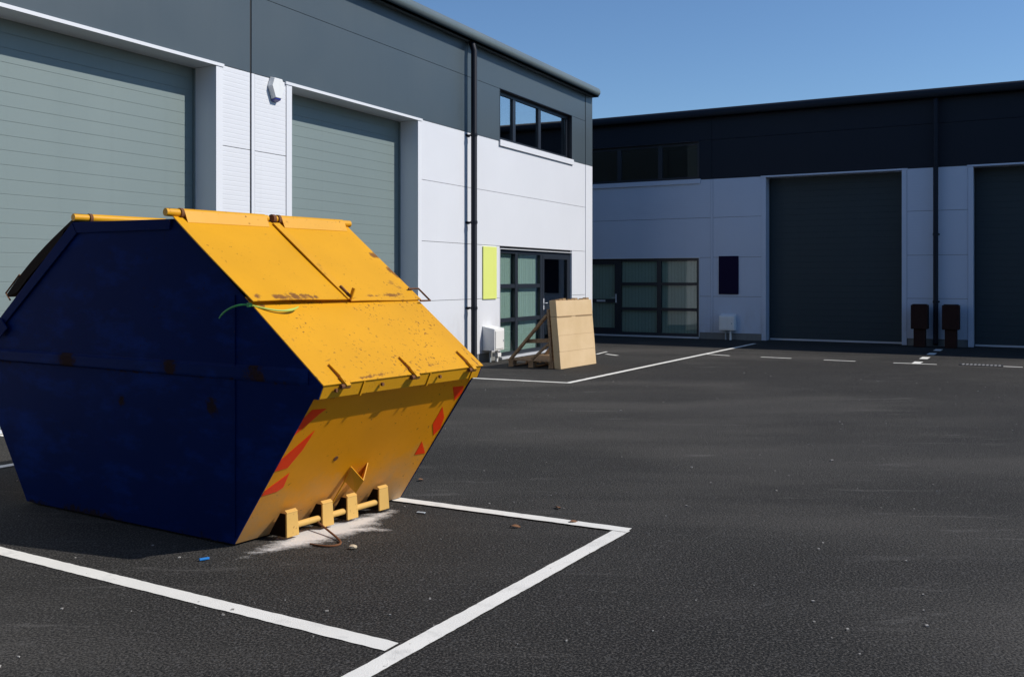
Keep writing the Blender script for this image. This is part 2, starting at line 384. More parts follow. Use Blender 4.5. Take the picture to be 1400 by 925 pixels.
def opening(root, name, x0, x1, z0, z1, cols, rows, recess=.11, door=None, blinds=(), sill=False, smat=None, glass=None):
    """glazed screen: frame members, panes, optional leaf with handle, blinds behind"""
    w = sub(name, root); y0, y1 = recess, recess+.06; f = .075
    m = MB(); m.box(x0, x0+f, y0, y1, z0, z1); m.box(x1-f, x1, y0, y1, z0, z1)
    m.box(x0+f, x1-f, y0+.001, y1, z0, z0+f); m.box(x0+f, x1-f, y0+.001, y1, z1-f, z1)
    for c in cols: m.box(c-.06, c+.06, y0-.004, y1, z0+f, z1-f)
    m.build('frame', FRAME, w)
    lines = [x0+f/2] + list(cols) + [x1-f/2]
    for i in range(len(lines)-1):
        a, b = lines[i]+.05, lines[i+1]-.05; isdoor = door is not None and i == door[0]
        zs = [z0+f/2] + ([] if isdoor else list(rows)) + [z1-f/2]
        if not isdoor:
            for r in rows: MB().box(a, b, y0+.004, y1-.004, r-.04, r+.04).build('transom', FRAME, w)
        for j in range(len(zs)-1):
            MB().box(a+.002, b-.002, y0+.03, y0+.036, zs[j]+.025, zs[j+1]-.025).build('pane', glass or GLASS, w)
        if isdoor:
            q = MB(); q.box(a, a+.08, y0-.008, y1-.01, z0+f, z1-f); q.box(b-.08, b, y0-.008, y1-.01, z0+f, z1-f)
            q.box(a+.08, b-.08, y0-.007, y1-.01, z0+f, z0+f+.10); q.box(a+.08, b-.08, y0-.007, y1-.01, z1-f-.08, z1-f); q.box(a+.08, b-.08, y0-.007, y1-.01, .92, 1.02)
            q.build('door_leaf', FRAME, w)
            hx = (a+.04) if door[1] < 0 else (b-.04); s = -door[1]
            h = MB(); h.box(hx-.02, hx+.02, y0-.016, y0-.009, .92, 1.16); h.tube([(hx, y0-.012, 1.06), (hx, y0-.05, 1.06), (hx+s*.11, y0-.05, 1.06)], .009, 8); h.build('door_handle', STEEL, w)
            mx = (a+b)/2; MB().box(mx-.13, mx+.13, y0-.014, y0-.008, .945, .995).build('letter_plate', STEEL, w)
        if i in blinds:
            q = MB(); n = int((b-a)/.09)
            for k in range(n):
                xa = a+(b-a)*k/n; q.box(xa+.003, xa+(b-a)/n-.002, y1+.035+.0008*(k % 2), y1+.038+.0008*(k % 2), z0+.05, z1-.08)
            q.build('vertical_blind', BLIND, w)
    # reveal lining, head and sill
    q = MB(); q.box(x0-.012, x0-.001, -.004, y1, z0, z1); q.box(x1+.001, x1+.012, -.004, y1, z0, z1); q.box(x0-.012, x1+.012, -.006, y1, z1+.001, z1+.014)
    q.build('reveal_lining', FRAME if z0 > 2 else WTRIM, w)
    if sill:
        q = MB(); q.box(x0-.05, x1+.05, -.035, y0+.02, z0-.020, z0-.002); q.box(x0-.05, x1+.05, -.036, -.012, z0-.12, z0-.0205); q.build('sill', smat or WTRIM, w)
    else:
        MB().box(x0, x1, -.05, y1+.05, .006, z0-.004).build('threshold', STEEL, w)
    # room behind
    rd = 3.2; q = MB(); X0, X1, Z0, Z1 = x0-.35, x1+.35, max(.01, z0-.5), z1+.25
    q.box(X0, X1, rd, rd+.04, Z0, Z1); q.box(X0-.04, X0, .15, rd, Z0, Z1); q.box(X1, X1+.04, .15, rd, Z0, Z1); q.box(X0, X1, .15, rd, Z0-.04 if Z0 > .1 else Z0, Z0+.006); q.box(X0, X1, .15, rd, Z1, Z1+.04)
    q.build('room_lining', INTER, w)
    return w

def eaves(root, x0, x1, zb, out=.22, mat=None):
    prof = [(.02, zb), (-out+.03, zb)]
    for k in range(9):
        a = math.pi*(1.5 - 1.05*k/8) ; prof.append((-out+.115+.115*math.cos(a), zb+.115+.115*math.sin(a)))
    top = prof[-1]; prof += [(.6, top[1]+.07), (.6, zb+.05), (.02, zb+.05)]
    o = MB().extrude_x(prof, x0, x1).build('eaves_gutter', mat or ROOF, root, 0, True); return top
def downpipe(root, x, ztop, ys=-.14, r=.056):
    d = MB().tube([(x, ys+.06, ztop+.06), (x, ys+.03, ztop-.02), (x, ys, ztop-.12), (x, ys, .14), (x, ys-.05, .06)], r, 14).build('downpipe', PIPE, root, 0, True)
    for z in (4.22, 2.62, 1.05):
        m = MB().tube([(x, ys, z-.025), (x, ys, z+.025)], r+.009, 14); m.box(x-.012, x+.012, ys+.04, -.001, z-.015, z+.015); m.box(x-.075, x+.075, -.012, -.002, z-.02, z+.02)
        m.build('pipe_bracket', PIPE, d)
    return d
def building(name, label, loc, rz, x0, x1, zo, depth, dark, holes):
    b = thing(name, label, 'building', loc, rz)
    H = 5.95+zo
    # core walls with holes left free: rear, ends, roof and backing behind the cladding
    m = MB(); cur = x0+.01
    for a, c, zs in sorted(holes):
        if a > cur: m.box(cur, a, .047, .14, .01, H)
        zc = .01
        for za, zb in zs:
            if za > zc+.02: m.box(a, c, .047, .14, zc, za)
            zc = zb
        m.box(a, c, .047, .14, zc, H); cur = c
    m.box(cur, x1-.01, .047, .14, .01, H); m.build('backing_wall', SEAL, b)
    m = MB(); m.box(x0, x0+.1, .15, depth, 0.01, H); m.box(x1-.1, x1-.002, .15, depth, .01, H); m.box(x0, x1, depth, depth+.1, .01, H); m.build('rear_wall', dark, b)
    m = MB(); m.hexa([(x0-.05,.5,H+.12),(x1,.5,H+.12),(x1,depth+.2,H+.12),(x0-.05,depth+.2,H+.12),(x0-.05,.5,H+.22),(x1,.5,H+.22),(x1,depth+.2,H+.4),(x0-.05,depth+.2,H+.4)]); m.build('roof', ROOF, b)
    return b

# left terrace, lit by the sun
Lx = Vector((.45765946, .88912756, 0)); Lang = math.atan2(Lx.y, Lx.x); Lloc = (1.9165, 22.6813, 0)
ROWS = [(.17, 1.21), (1.21, 2.23), (2.23, 3.27), (3.27, 4.28), (4.28, 5.31), (5.31, 5.98)]
ENT = (-4.70, -1.20, .05, 2.17); WIN = (-4.70, -1.20, 4.31, 5.31)
D1 = (-15.5, -12.27); D2 = (-10.85, -7.66); D3 = (-22.9, -19.7)
T1 = building('warehouse_terrace', 'sunlit white and slate grey warehouse terrace with sage roller doors behind the skip', Lloc, Lang, -28, 0, 0, 13, DARK,
    [(d[0]-.02, d[1]+.02, [(0, 4.30)]) for d in (D3, D1, D2)] + [(ENT[0], ENT[1], [ENT[2:], WIN[2:]])])
J0, J1, J2 = -11.645, -5.98, -.40
for i, r in enumerate(ROWS):
    if i < 4:
        seg = [(-28, D3[0]-.11), (D3[1]+.11, D1[0]-.11), (D1[1]+.11, J0-.012), (J0+.012+.06, D2[0]-.11), (D2[1]+.11, J1)]
        seg += [(J1, ENT[0]-.012), (ENT[1]+.012, J2)] if i < 2 else [(J1, J2)]
        panels(T1, r, seg[:4], WHITE, True); panels(T1, r, seg[4:], WHITE, False)
    else:
        seg = [(-28, -17.6), (-17.6, J0-.012), (J0+.012, J1)] + ([(J1, WIN[0]-.012), (WIN[1]+.012, J2)] if i == 4 else [(J1, J2)])
        panels(T1, r, seg, DARK, False)
MB().box(J0+.013, J0+.068, -.004, .04, .17, 4.276).build('cover_strip', WTRIM, T1)
MB().box(J0-.011, J0+.011, .010, .04, .17, 5.97).build('joint_seal', SEAL, T1)
MB().box(J2+.006, .012, -.010, .04, .17, 4.276).box(0, .012, .04, .6, .17, 4.276).build('corner_flashing', WTRIM, T1)
MB().box(J2+.006, .012, -.010, .04, 4.280, 5.97).box(0, .012, .04, .6, 4.280, 5.97).build('corner_flashing', DARK, T1)
for a, c in ((-28, D3[0]-.12), (D3[1]+.12, D1[0]-.12), (D1[1]+.12, D2[0]-.12), (D2[1]+.12, ENT[0]-.02), (ENT[1]+.02, .0)): MB().box(a, c, .012, .06, .004, .166).build('plinth', PLINTH, T1)
for d in (D3, D1, D2): roller_door(T1, d[0], d[1], 4.24, DOORG)
opening(T1, 'glazed_entrance', *ENT, cols=(-3.90, -2.72), rows=(.76, 1.44), recess=.045, door=(2, -1), blinds=(0, 1))
opening(T1, 'upper_window', *WIN, cols=(-3.90, -2.70), rows=(), recess=.10, sill=True, glass=SOLAR)
eaves(T1, -28.1, .02, 5.93); downpipe(T1, J1, 5.88)

# right terrace, in its own shade
Rx = Vector((.8722732, -.48901887, 0)); Rang = math.atan2(Rx.y, Rx.x); Rloc = (4.93494, 24.86747, 0); ZO = -.09
ENT2 = (-3.42, -.01, .05, 2.13); WIN2 = (-3.42, -.01, 4.21, 5.20); E1 = (1.75, 4.97); E2 = (6.50, 9.72)
T2 = building('warehouse_terrace', 'shaded warehouse terrace with top band and two roller doors coloured darker for shade', Rloc, Rang, -13, 17, -.13, 13, DARK_SHADE,
    [(d[0]-.02, d[1]+.02, [(0, 4.20)]) for d in (E1, E2)] + [(ENT2[0], ENT2[1], [ENT2[2:], WIN2[2:]])])
for i, r in enumerate(ROWS):
    z0, z1 = (r[0] if i == 0 else r[0]+ZO), (5.84 if i == 5 else r[1]+ZO); K0, K1 = .34, 5.72
    if i == 4: z1 = WIN2[3]+.015
    if i == 5: z0 = WIN2[3]+.015
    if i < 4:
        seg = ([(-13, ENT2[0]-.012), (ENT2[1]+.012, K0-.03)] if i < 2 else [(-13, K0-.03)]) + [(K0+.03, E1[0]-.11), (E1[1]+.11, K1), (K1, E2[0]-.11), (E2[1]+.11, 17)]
        panels(T2, (z0, z1), seg, WHITE_SHADE, True)
    else:
        seg = ([(-13, WIN2[0]-.012), (WIN2[1]+.012, K0)] if i == 4 else [(-13, K0)]) + [(K0, K1), (K1, 17)]
        panels(T2, (z0, z1), seg, DARK_SHADE, False)
MB().box(K0-.028, K0+.028, -.006, .04, .17, 4.185).build('cover_strip', WHITE_SHADE, T2)
for a, c in ((-13, ENT2[0]-.02), (ENT2[1]+.02, E1[0]-.12), (E1[1]+.12, E2[0]-.12), (E2[1]+.12, 17)): MB().box(a, c, .012, .06, .004, .166).build('plinth', PLINTH, T2)
for d in (E1, E2): roller_door(T2, d[0], d[1], 4.15, DOOR_SHADE, trim=WHITE_SHADE)
opening(T2, 'glazed_entrance', *ENT2, cols=(-2.30, -1.14), rows=(.76, 1.44), recess=.06, door=(0, 1), blinds=(0, 1, 2))
opening(T2, 'upper_window', *WIN2, cols=(-2.31, -1.12), rows=(), recess=.10, sill=True, smat=WHITE_SHADE)
eaves(T2, -13.1, 17, 5.79, mat=DARK_SHADE); downpipe(T2, K1, 5.74)

# unseen warehouse added behind the camera to block low sky and darken reflections
SKY_BLOCK = building('warehouse_terrace', 'added unseen slate grey warehouse behind the viewer, blocks low sky and mirrors in the glazing', (-12.7, -6.5, 0), Rang+math.pi, -52, 6, 4.0, 13, DARK, [])
for i, row in enumerate(ROWS[:5] + [(5.31, 7.6), (7.6, 9.94)]): panels(SKY_BLOCK, row, [(-52+k*7.25, -52+(k+1)*7.25) for k in range(8)], DARK, False)
eaves(SKY_BLOCK, -52.1, 6, 9.93)
for k in range(4):
    x0 = -49+k*14.5; MB().box(x0, x0+3.2, -.03, -.002, .02, 4.2).build('roller_door', DOORG, SKY_BLOCK)  # plain door slabs on the added unseen warehouse
def onwall(frame, x, y, z):
    lx, loc = (Lx, Lloc) if frame == 'L' else (Rx, Rloc)
    return (loc[0]+lx.x*x-lx.y*y, loc[1]+lx.y*x+lx.x*y, z)
# boards on the walls
o = MB().box(-.27,.27,-.022,-.001,0,1.0).build('sign_board', YSIGN, None, .003); o.location = onwall('L', -5.15, -.003, 1.2); o.rotation_euler.z = Lang
tag(o, 'blank lime yellow board fixed beside the sunlit glazed entrance', 'board')
o = MB().box(-.26,.26,-.022,-.001,0,.99).build('sign_board', NSIGN, None, .003); o.location = onwall('R', .79, -.003, 1.18); o.rotation_euler.z = Rang
tag(o, 'blank dark purple board on the shaded white wall', 'board')
# alarm box
al = thing('alarm_box', 'white hexagonal alarm box with blue lens high on the pier', 'alarm', onwall('L', -11.2, -.008, 3.98), Lang)
out = [(-.065,.02),(.065,.02),(.135,.185),(.085,.315),(-.085,.315),(-.135,.185)]
def loft(p0, y0, p1, y1):
    m = MB(); k = len(p0); m.v = [(x, y0, z) for x, z in p0] + [(x, y1, z) for x, z in p1]
    m.f = [tuple(range(k)), tuple(range(2*k-1, k-1, -1))] + [(i, k+i, k+(i+1) % k, (i+1) % k) for i in range(k)]; return m
loft([(x*.88, .18+(z-.18)*.88) for x, z in out], -.075, out, -.001).build('cover', PLASTW, al, .006)
loft([(-.052,.015),(.052,.015),(.056,.038),(-.056,.038)], -.066, [(-.05,-.012),(.05,-.012),(.062,.018),(-.062,.018)], -.001).build('lens', PLASTB, al, .003)
# meter boxes
def meter(frame, x, label, h=.46, zb=.23, dep=.26, wid=.40):
    r = thing('meter_box', label, 'meter box', onwall(frame, x, -.003, 0), Lang if frame == 'L' else Rang)
    m = MB(); m.hexa([(-wid/2,-dep,zb),(wid/2,-dep,zb),(wid/2,0,zb),(-wid/2,0,zb),(-wid/2,-dep,zb+h-.05),(wid/2,-dep,zb+h-.05),(wid/2,0,zb+h),(-wid/2,0,zb+h)]); m.build('cabinet', PLASTW, r, .008)
    MB().box(-wid/2+.03, wid/2-.03, -dep-.014, -dep-.001, zb+.03, zb+h-.085).build('cover_door', PLASTW, r, .004)
    MB().box(wid/2-.075, wid/2-.055, -dep-.022, -dep-.0145, zb+.16, zb+.20).build('latch', PLASTG, r)
    MB().tube([(.08,-dep*.6,zb-.001),(.08,-dep*.6,.005)], .028, 12).build('conduit', PLASTW, r, 0, True)
    MB().tube([(-.06,-dep*.35,zb-.001),(-.06,-dep*.35,.005)], .02, 12).build('conduit', PLASTG, r, 0, True)
    if frame == 'L': MB().box(.02,.16,-dep*.6-.06,-dep*.6+.06,.10,.17).build('valve', PLASTW, r, .006)
    return r
meter('L', -5.22, 'white meter box below the lime board beside the sunlit entrance')
meter('R', .79, 'pale meter box under the dark purple board', .42, .25, .2)
# bollards
for k, (x, s) in enumerate(((5.40, 'left'), (6.06, 'right'))):
    r = thing('bollard', 'dark brown box-headed bollard just %s of the shaded downpipe' % s, 'bollard', onwall('R', x, -.33, 0), Rang, 'pair of brown bollards by the downpipe')
    MB().box(-.125,.125,-.125,.125,.004,.42).build('post', BROWN, r, .01)
    MB().box(-.18,.18,-.17,.17,.421,.98).build('head', BROWN, r, .012)
    MB().box(-.15,.15,-.14,.14,.981,.995).build('cap', BROWN, r, .004)

# ---------------------------------------------------------------- stillage with cardboard pack
P0 = Vector((.858, 16.512, 0)); ca = math.atan2(17.641-16.512, 1.586-.858)   # x along the board, y behind it
st = thing('timber_stillage', 'rough timber A-frame pallet propping up the cardboard pack', 'pallet', P0, ca)
plank = MB().box(-.05,.05,0,1.05,0,.02).mesh('deck_plank', WOOD, .002)
for k in range(8): link('deck_plank', plank, st, (.06+k*.168, .10, .115))
for k in range(3):
    yy = .16+k*.42
    for xx in (.06, .64, 1.22): MB().box(xx-.05, xx+.07, yy, yy+.1, .022, .1).build('block', WOOD, st, .003)
    MB().box(0,1.3, yy, yy+.1, .003, .0215).build('runner', WOOD, st, .002)
    MB().box(0,1.3, yy, yy+.1, .1005, .1145).build('stringer', WOOD, st, .002)
for xx in (.035, 1.265):
    MB().beam((xx, .30, .95), (xx, 1.10, .10), .045, .07, (1,0,0)).build('diagonal_brace', WOOD, st, .003)
    MB().beam((xx+.046, .19, .50), (xx+.046, .80, .46), .07, .04, (1,0,0)).build('rail', WOOD, st, .003)
    MB().beam((xx, .205, .136), (xx, .275, 1.05), .045, .07, (1,0,0)).build('upright', WOOD, st, .003)
    MB().beam((xx-.0, .26, .44), (xx-.0, .62, .145), .04, .05, (1,0,0)).build('strut', WOOD, st, .003)
cp = thing('cardboard_pack', 'tall flat cardboard pack leaning on the timber stillage', 'cardboard', P0, ca)
lean = .11
def cb(x0, x1, y0, y1, z0, z1): # sheared box leaning back
    f = lambda x, y, z: (x, y + lean*z/1.2, z)
    return [f(x0,y0,z0),f(x1,y0,z0),f(x1,y1,z0),f(x0,y1,z0),f(x0,y0,z1),f(x1,y0,z1),f(x1,y1,z1),f(x0,y1,z1)]
for k, (z0, z1, oy) in enumerate(((.005,.30,.003),(.302,.585,0),(.587,.915,.002),(.922,1.20,-.002))):
    MB().hexa(cb(0, 1.33, oy, .13, z0, z1)).build('carton_face', CARD, cp, .003)
for k, (a, c) in enumerate(((.02,.52),(.68,1.30))): MB().hexa(cb(a, c, -.004, -.0025, .905, .928)).build('slit', CARD_IN, cp)
for k in range(9): x = .02+k*.145; MB().hexa(cb(x, x+.11, .01+.01*(k % 3), .10, 1.201, 1.212+.012*((k*7) % 3))).build('packing_flap', CARD_IN, cp)

# ---------------------------------------------------------------- the skip
SA = Vector((-1.6567, 5.624, 0)); sl = Vector((-.855, .519, 0)).normalized(); sw = Vector((.576, .818, 0)).normalized(); W = 1.48
def S(l, w, z): return sl*l + sw*w + Vector((0,0,z))
sk = thing('skip', 'large enclosed steel skip, blue sides and yellow lidded end', 'skip', SA)
_d = S(-1.223, 0, -.969).normalized(); _p = lambda l, w, z: S(l, w, z).dot(_d)
_edge = [(tuple(_d), _p(-.165,0,1.43), .05), (tuple(_d), _p(-.70,0,1.0), .035), (tuple(sw), S(0,0,0).dot(sw)+.0, .02), (tuple(sw), W, .03)]
YEL2 = mat_skip('worn_yellow_skip_paint', (.68, .318, .003), .5, 1.25, 1.0, 0, spec=.3, edges=_edge)
YELD = mat_skip('dusty_yellow_skip_paint', (.88, .335, .001), .55, .25, .25, .85, spec=.25, edges=[((0,0,1), .93, .06), ((0,0,1), .01, .05)])
YELR = mat_skip('scraped_yellow_skip_paint', (.70, .33, .008), .5, .5, .4, 0, rustbig=.35, spec=.3)
YELP = mat_skip('dust_faded_yellow_paint', (.66, .40, .11), .6, .5, .3, 0, spec=.25)
BAND = mat_skip('rust_spotted_blue_paint', (.0004, .0135, .088), .6, .1, 0, 0, spec=.04, scuff=.8, edges=[((0,0,1), .995, .03)], rc=((.016,.009,.006),(.05,.024,.012)), spots=[(tuple(S(1.6,-.02,1.045)), .10), (tuple(S(.555,-.02,1.045)), .08), (tuple(S(-.183,-.02,1.04)), .09)])
SIDE = mat_skip('blue_side_paint', (.0002, .0115, .080), .6, .1, 0, 0, spec=.03, scuff=.8, edges=[((0,0,1), .02, .09), ((0,0,1), 1.0, .04)], rc=((.014,.009,.008),(.035,.02,.012)), spots=[(tuple(S(.19,0,.815)), .06), (tuple(S(1.05,0,.8)), .035)])
Z0 = .015
prof = [(0,Z0),(2.10,Z0),(2.70,.92),(2.775,.92),(2.81,1.0),(1.55,1.98),(.52,1.97),(-.703,1.0),(-.668,.92),(-.632,.92)]
sn = (sl.cross(Vector((0,0,1)))).normalized(); sn = sn if sn.dot(sw) < 0 else -sn     # outward normal of the near side
MB().plate([S(l,0,z) for l, z in prof], sn, .008).build('side_panel', SIDE, sk)
MB().plate([S(l,W,z) for l, z in prof], -sn, .008).build('side_panel', SBLUE, sk)
def strip(name, pts, w0, t, mat, bev=.003): return MB().plate([S(l, w0, z) for l, z in pts], sn, t).build(name, mat, sk, bev)
strip('edge_frame', [(.545,1.968),(1.548,1.978),(1.50,1.905),(.56,1.905)], -.016, .015, SBLUE)
strip('edge_frame', [(1.552,1.977),(2.40,1.318),(2.33,1.285),(1.505,1.902)], -.016, .015, SBLUE)
strip('edge_frame', [(2.402,1.316),(2.80,1.005),(2.70,1.0),(2.33,1.283)], -.020, .019, SBLUE)
strip('edge_frame', [(2.36,1.30),(2.46,1.225),(2.39,1.165),(2.29,1.24)], -.030, .009, SBLUE)
# pressed horizontal band
m = MB(); bz = [(0,.995),(-.03,1.012),(-.03,1.072),(0,1.09)]
m.v = [tuple(S(-.60, w*.15-.002, z)) for w, z in bz] + [tuple(S(2.74, w, z)) for w, z in bz]
m.f = [(0,1,5,4),(1,2,6,5),(2,3,7,6),(3,0,4,7),(3,2,1,0),(4,5,6,7)]; m.build('side_band', BAND, sk, .004)
MB().beam(S(-.012,-.001,.06), S(-.012,-.001,1.50), .004, .012, sn).build('weld_seam', SBLUE, sk)
# ends, floor, rims
en = Vector((0,0,0))
def slope_plate(name, a, b, w0, w1, t, mat, off=0, bev=0, parent=None):
    """plate spanning (l,z) a->b between widths; off lifts it along its outward normal"""
    d = S(b[0]-a[0], 0, b[1]-a[1]).normalized(); n = d.cross(sw).normalized()
    mid = S((a[0]+b[0])/2-1.05, 0, (a[1]+b[1])/2-1.0)
    if n.dot(mid) < 0: n = -n
    q = [S(a[0],w0,a[1])+n*off, S(b[0],w0,b[1])+n*off, S(b[0],w1,b[1])+n*off, S(a[0],w1,a[1])+n*off]
    return MB().plate(q, n, t).build(name, mat, parent or sk, bev), n
slope_plate('end_panel', (0,Z0), (-.625,.925), .009, W-.009, .008, YELD, .0)
slope_plate('end_panel', (2.10,Z0), (2.695,.925), .009, W-.009, .008, YELD, .0)
MB().plate([S(.002,.009,Z0),S(2.098,.009,Z0),S(2.098,W-.009,Z0),S(.002,W-.009,Z0)], (0,0,-1), .008).build('floor_panel', SBLUE, sk)
for k in (.25, W-.35): MB().hexa([S(.05,k,.001),S(2.05,k,.001),S(2.05,k+.1,.001),S(.05,k+.1,.001),S(.05,k,.0145),S(2.05,k,.0145),S(2.05,k+.1,.0145),S(.05,k+.1,.0145)]).build('skid', RUST, sk)
def rim(s0):   # s0: list of (l,z)
    m = MB(); k = len(s0); m.v = [tuple(S(l,.009,z)) for l, z in s0] + [tuple(S(l,W-.009,z)) for l, z in s0]
    m.f = [tuple(range(k)), tuple(range(2*k-1,k-1,-1))] + [(i, k+i, k+(i+1) % k, (i+1) % k) for i in range(k)]; return m
fr = rim([(-.632,.918),(-.668,.918),(-.704,.998),(-.64,1.02)]).build('rim', YELR, sk, .004)
rim([(2.70,.918),(2.775,.918),(2.812,.998),(2.74,1.02)]).build('rim', YELR, sk, .004)
for w in (.33, .93, 1.38): MB().beam(S(-.671,w,.912), S(-.706,w,.995), .012, .006, sl).build('rim_weld', YELR, fr)
# right-hand slope: fixed lower plate and two lids
TT = (.52,1.97); MM = (-.703,1.001); lerp = lambda a, b, u: (a[0]+(b[0]-a[0])*u, a[1]+(b[1]-a[1])*u)
FO = lerp(TT, MM, .555)
lp, un = slope_plate('hopper_plate', lerp(TT,MM,.50), lerp(MM,TT,-.004), .0, W, .008, YEL2, .006)
def lid(name, w0, w1, lift0, lift1, parent=None, a=lerp(TT,MM,-.005), b=FO):
    d = S(b[0]-a[0],0,b[1]-a[1]); n = un; N = 6; M_ = 8; top = []; m = MB()
    for i in range(N+1):
        for j in range(M_+1):
            u = i/N; v = j/M_; sag = .006*math.sin(math.pi*u)*math.sin(math.pi*v)
            m.v.append(tuple(S(a[0], w0+(w1-w0)*v, a[1]) + d*u + n*(lift0+(lift1-lift0)*u**1.5 - sag + .004*math.sin(5*v+w0*9)*u)))
    k = len(m.v); m.v += [tuple(Vector(p)-n*.007) for p in m.v]
    for i in range(N):
        for j in range(M_):
            p = i*(M_+1)+j; q = p+M_+1; m.f.append((p,p+1,q+1,q)); m.f.append((k+p,k+q,k+q+1,k+p+1))
    ed = [j for j in range(M_+1)] + [i*(M_+1)+M_ for i in range(1,N+1)] + [N*(M_+1)+j for j in range(M_-1,-1,-1)] + [i*(M_+1) for i in range(N-1,0,-1)]
    for i in range(len(ed)):
        p, q = ed[i], ed[(i+1) % len(ed)]; m.f.append((p, k+p, k+q, q))
    return m.build(name, YELR if parent else YELL, sk, 0, True)
YELL = mat_skip('lid_yellow_paint', (.69, .325, .003), .48, .25, .3, 0, spec=.3, rustbig=.06, edges=_edge[:1]+_edge[3:]+[(tuple(sw), .77, .03)], spots=[(tuple(S(*x)), r*1.25) for x, r in (((-.15,.17,1.477),.022),((-.152,.215,1.475),.03),((-.152,.26,1.475),.026),((-.15,.325,1.478),.03),((-.154,.395,1.473),.032),((-.156,.45,1.472),.02),((-.158,.49,1.470),.02),((-.143,.04,1.483),.028),((-.19,1.04,1.445),.02),((-.19,1.30,1.446),.024),((.241,1.47,1.77),.03),((.1,1.48,1.66),.03))])
lid('lid', -.02, .762, .014, .044)
lid('lid', .792, W+.015, .014, .022)
# meeting bar between the lids
d = S(FO[0]-TT[0],0,FO[1]-TT[1])
m = MB().beam(S(TT[0],.777,TT[1])+un*.024+d*.02, S(TT[0],.777,TT[1])+un*.044+d*1.0, .062, .010, un); m.build('meeting_bar', YELR, sk, .003)
q = S(FO[0],.775,FO[1])+un*.05
MB().beam(q+d*-.14, q+d*.0, .016, .02, un).build('latch_pin', RUST, sk, .003)
MB().beam(q+un*-.01, q+un*.058+sw*.014-d*.035, .026, .012, sw).build('latch_tab', YELR, sk, .003)
# hinge rods and sleeves along both ridges
def hinge(l, z, spans, rods, mat=None):
    for w0, w1 in spans: MB().tube([S(l,w0,z), S(l,w1,z)], .029, 16).build('hinge_sleeve', YELL, sk, 0, True)
    for w0, w1 in rods:
        MB().tube([S(l,w0,z), S(l,w1,z)], .025, 12).build('hinge_rod', YELR, sk, 0, True)
    for w0, w1 in spans: MB().tube([S(l,w0-.022,z-.002), S(l,w0-.002,z-.002)], .034, 14).build('hinge_collar', RUST, sk, 0, True)
for w0, w1 in ((.05,.70),(.835,1.44)):
    MB().plate([S(.503,w0,2.020)+un*.004, S(.503,w1,2.020)+un*.004, S(*[lerp(TT,MM,.035)[0], w1, lerp(TT,MM,.035)[1]])+un*.0165, S(*[lerp(TT,MM,.035)[0], w0, lerp(TT,MM,.035)[1]])+un*.0165], un, .006).build('hinge_flange', YELL, sk)
hinge(.525, 2.008, [(.05,.70),(.835,1.44)], [(-.07,.73),(.785,1.52)])
hinge(1.545, 2.012, [(.12,.70),(.835,1.44)], [(-.012,.73),(.785,1.52)])
MB().tube([S(.525,.765,2.008), S(.525,.79,2.008)], .033, 12).build('hinge_collar', RUST, sk, 0, True)
MB().plate([S(.53,.009,1.955),S(1.54,.009,1.962),S(1.54,W-.009,1.962),S(.53,W-.009,1.955)], (0,0,1), .006).build('top_panel', SBLUE, sk)
# left-hand slope: plate and bulged lid seen edge-on
TL = (1.55,1.98); ML = (2.81,1.0)
slope_plate('hopper_plate', lerp(TL,ML,.5), lerp(TL,ML,1.0), .0, W, .008, YEL2, .004)
for w0, w1 in ((-.015,.74),(.79,W+.01)):
    m = MB(); nn = Vector((0,0,1)); dd = S(ML[0]-TL[0],0,ML[1]-TL[1]); n2 = -(dd.cross(sw)).normalized(); n2 = n2 if n2.z > 0 else -n2
    N = 8
    for i in range(N+1):
        u = i/N; off = .012 + .080*math.sin(math.pi*min(1, u*.62+.02))
        for w in (w0, w1): m.v.append(tuple(S(TL[0],w,TL[1]) + dd*(u*.575) + n2*off))
    k = len(m.v); m.v += [tuple(Vector(p)-n2*(.075 if 1 < i//2 < 8 else .025)) for i, p in enumerate(m.v)]
    for i in range(N):
        p = 2*i; m.f += [(p,p+1,p+3,p+2),(k+p,k+p+2,k+p+3,k+p+1),(p,p+2,k+p+2,k+p),(p+1,k+p+1,k+p+3,p+3)]
    m.f += [(0,k,k+1,1),(2*N,2*N+1,k+2*N+1,k+2*N)]
    m.build('lid', SHADE_BLACK, sk, 0, True)  # yellow lid's shaded side put in as near-black colour
h0 = S(TL[0],.02,TL[1]) + dd*.46 + n2*.07; h1 = S(TL[0],.02,TL[1]) + dd*.60 + n2*.06
MB().tube([h0, h0+n2*.05+sl*.03, h1+n2*.065+sl*.02, h1], .006, 8).build('lid_handle', RUST, sk, 0, True)
# handle loop on the far lid's edge
a = S(-.075,W-.03,1.50)+un*.03; b = S(-.18,W-.03,1.415)+un*.03
MB().tube([a, a+sw*.11, b+sw*.11, b], .007, 8).build('lid_handle', RUST, sk, 0, True)
# latch straps on the lower slope
for w in (.162, .765, 1.345):
    a = S(-.587,w,1.093)+un*.016; b = S(-.715,w,.992)+un*.022
    MB().beam(a, b, .020, .010, un).build('latch_strap', YELL, sk, .002)
    MB().beam(b-(a-b).normalized()*-.05, b+(b-a).normalized()*.025-un*.01, .036, .016, un).build('latch_lug', YELL, sk, .003)
    MB().tube([b+(b-a).normalized()*.012-sw*.045-un*.022, b+(b-a).normalized()*.012+sw*.022-un*.022], .014, 10).build('latch_bolt', RUST, sk, 0, True)
for w in (.10, .48, 1.02): MB().tube([S(-.70,w,.965), S(-.715,w,.965)], .011, 8).build('rivet', RUST, sk, 0, True)
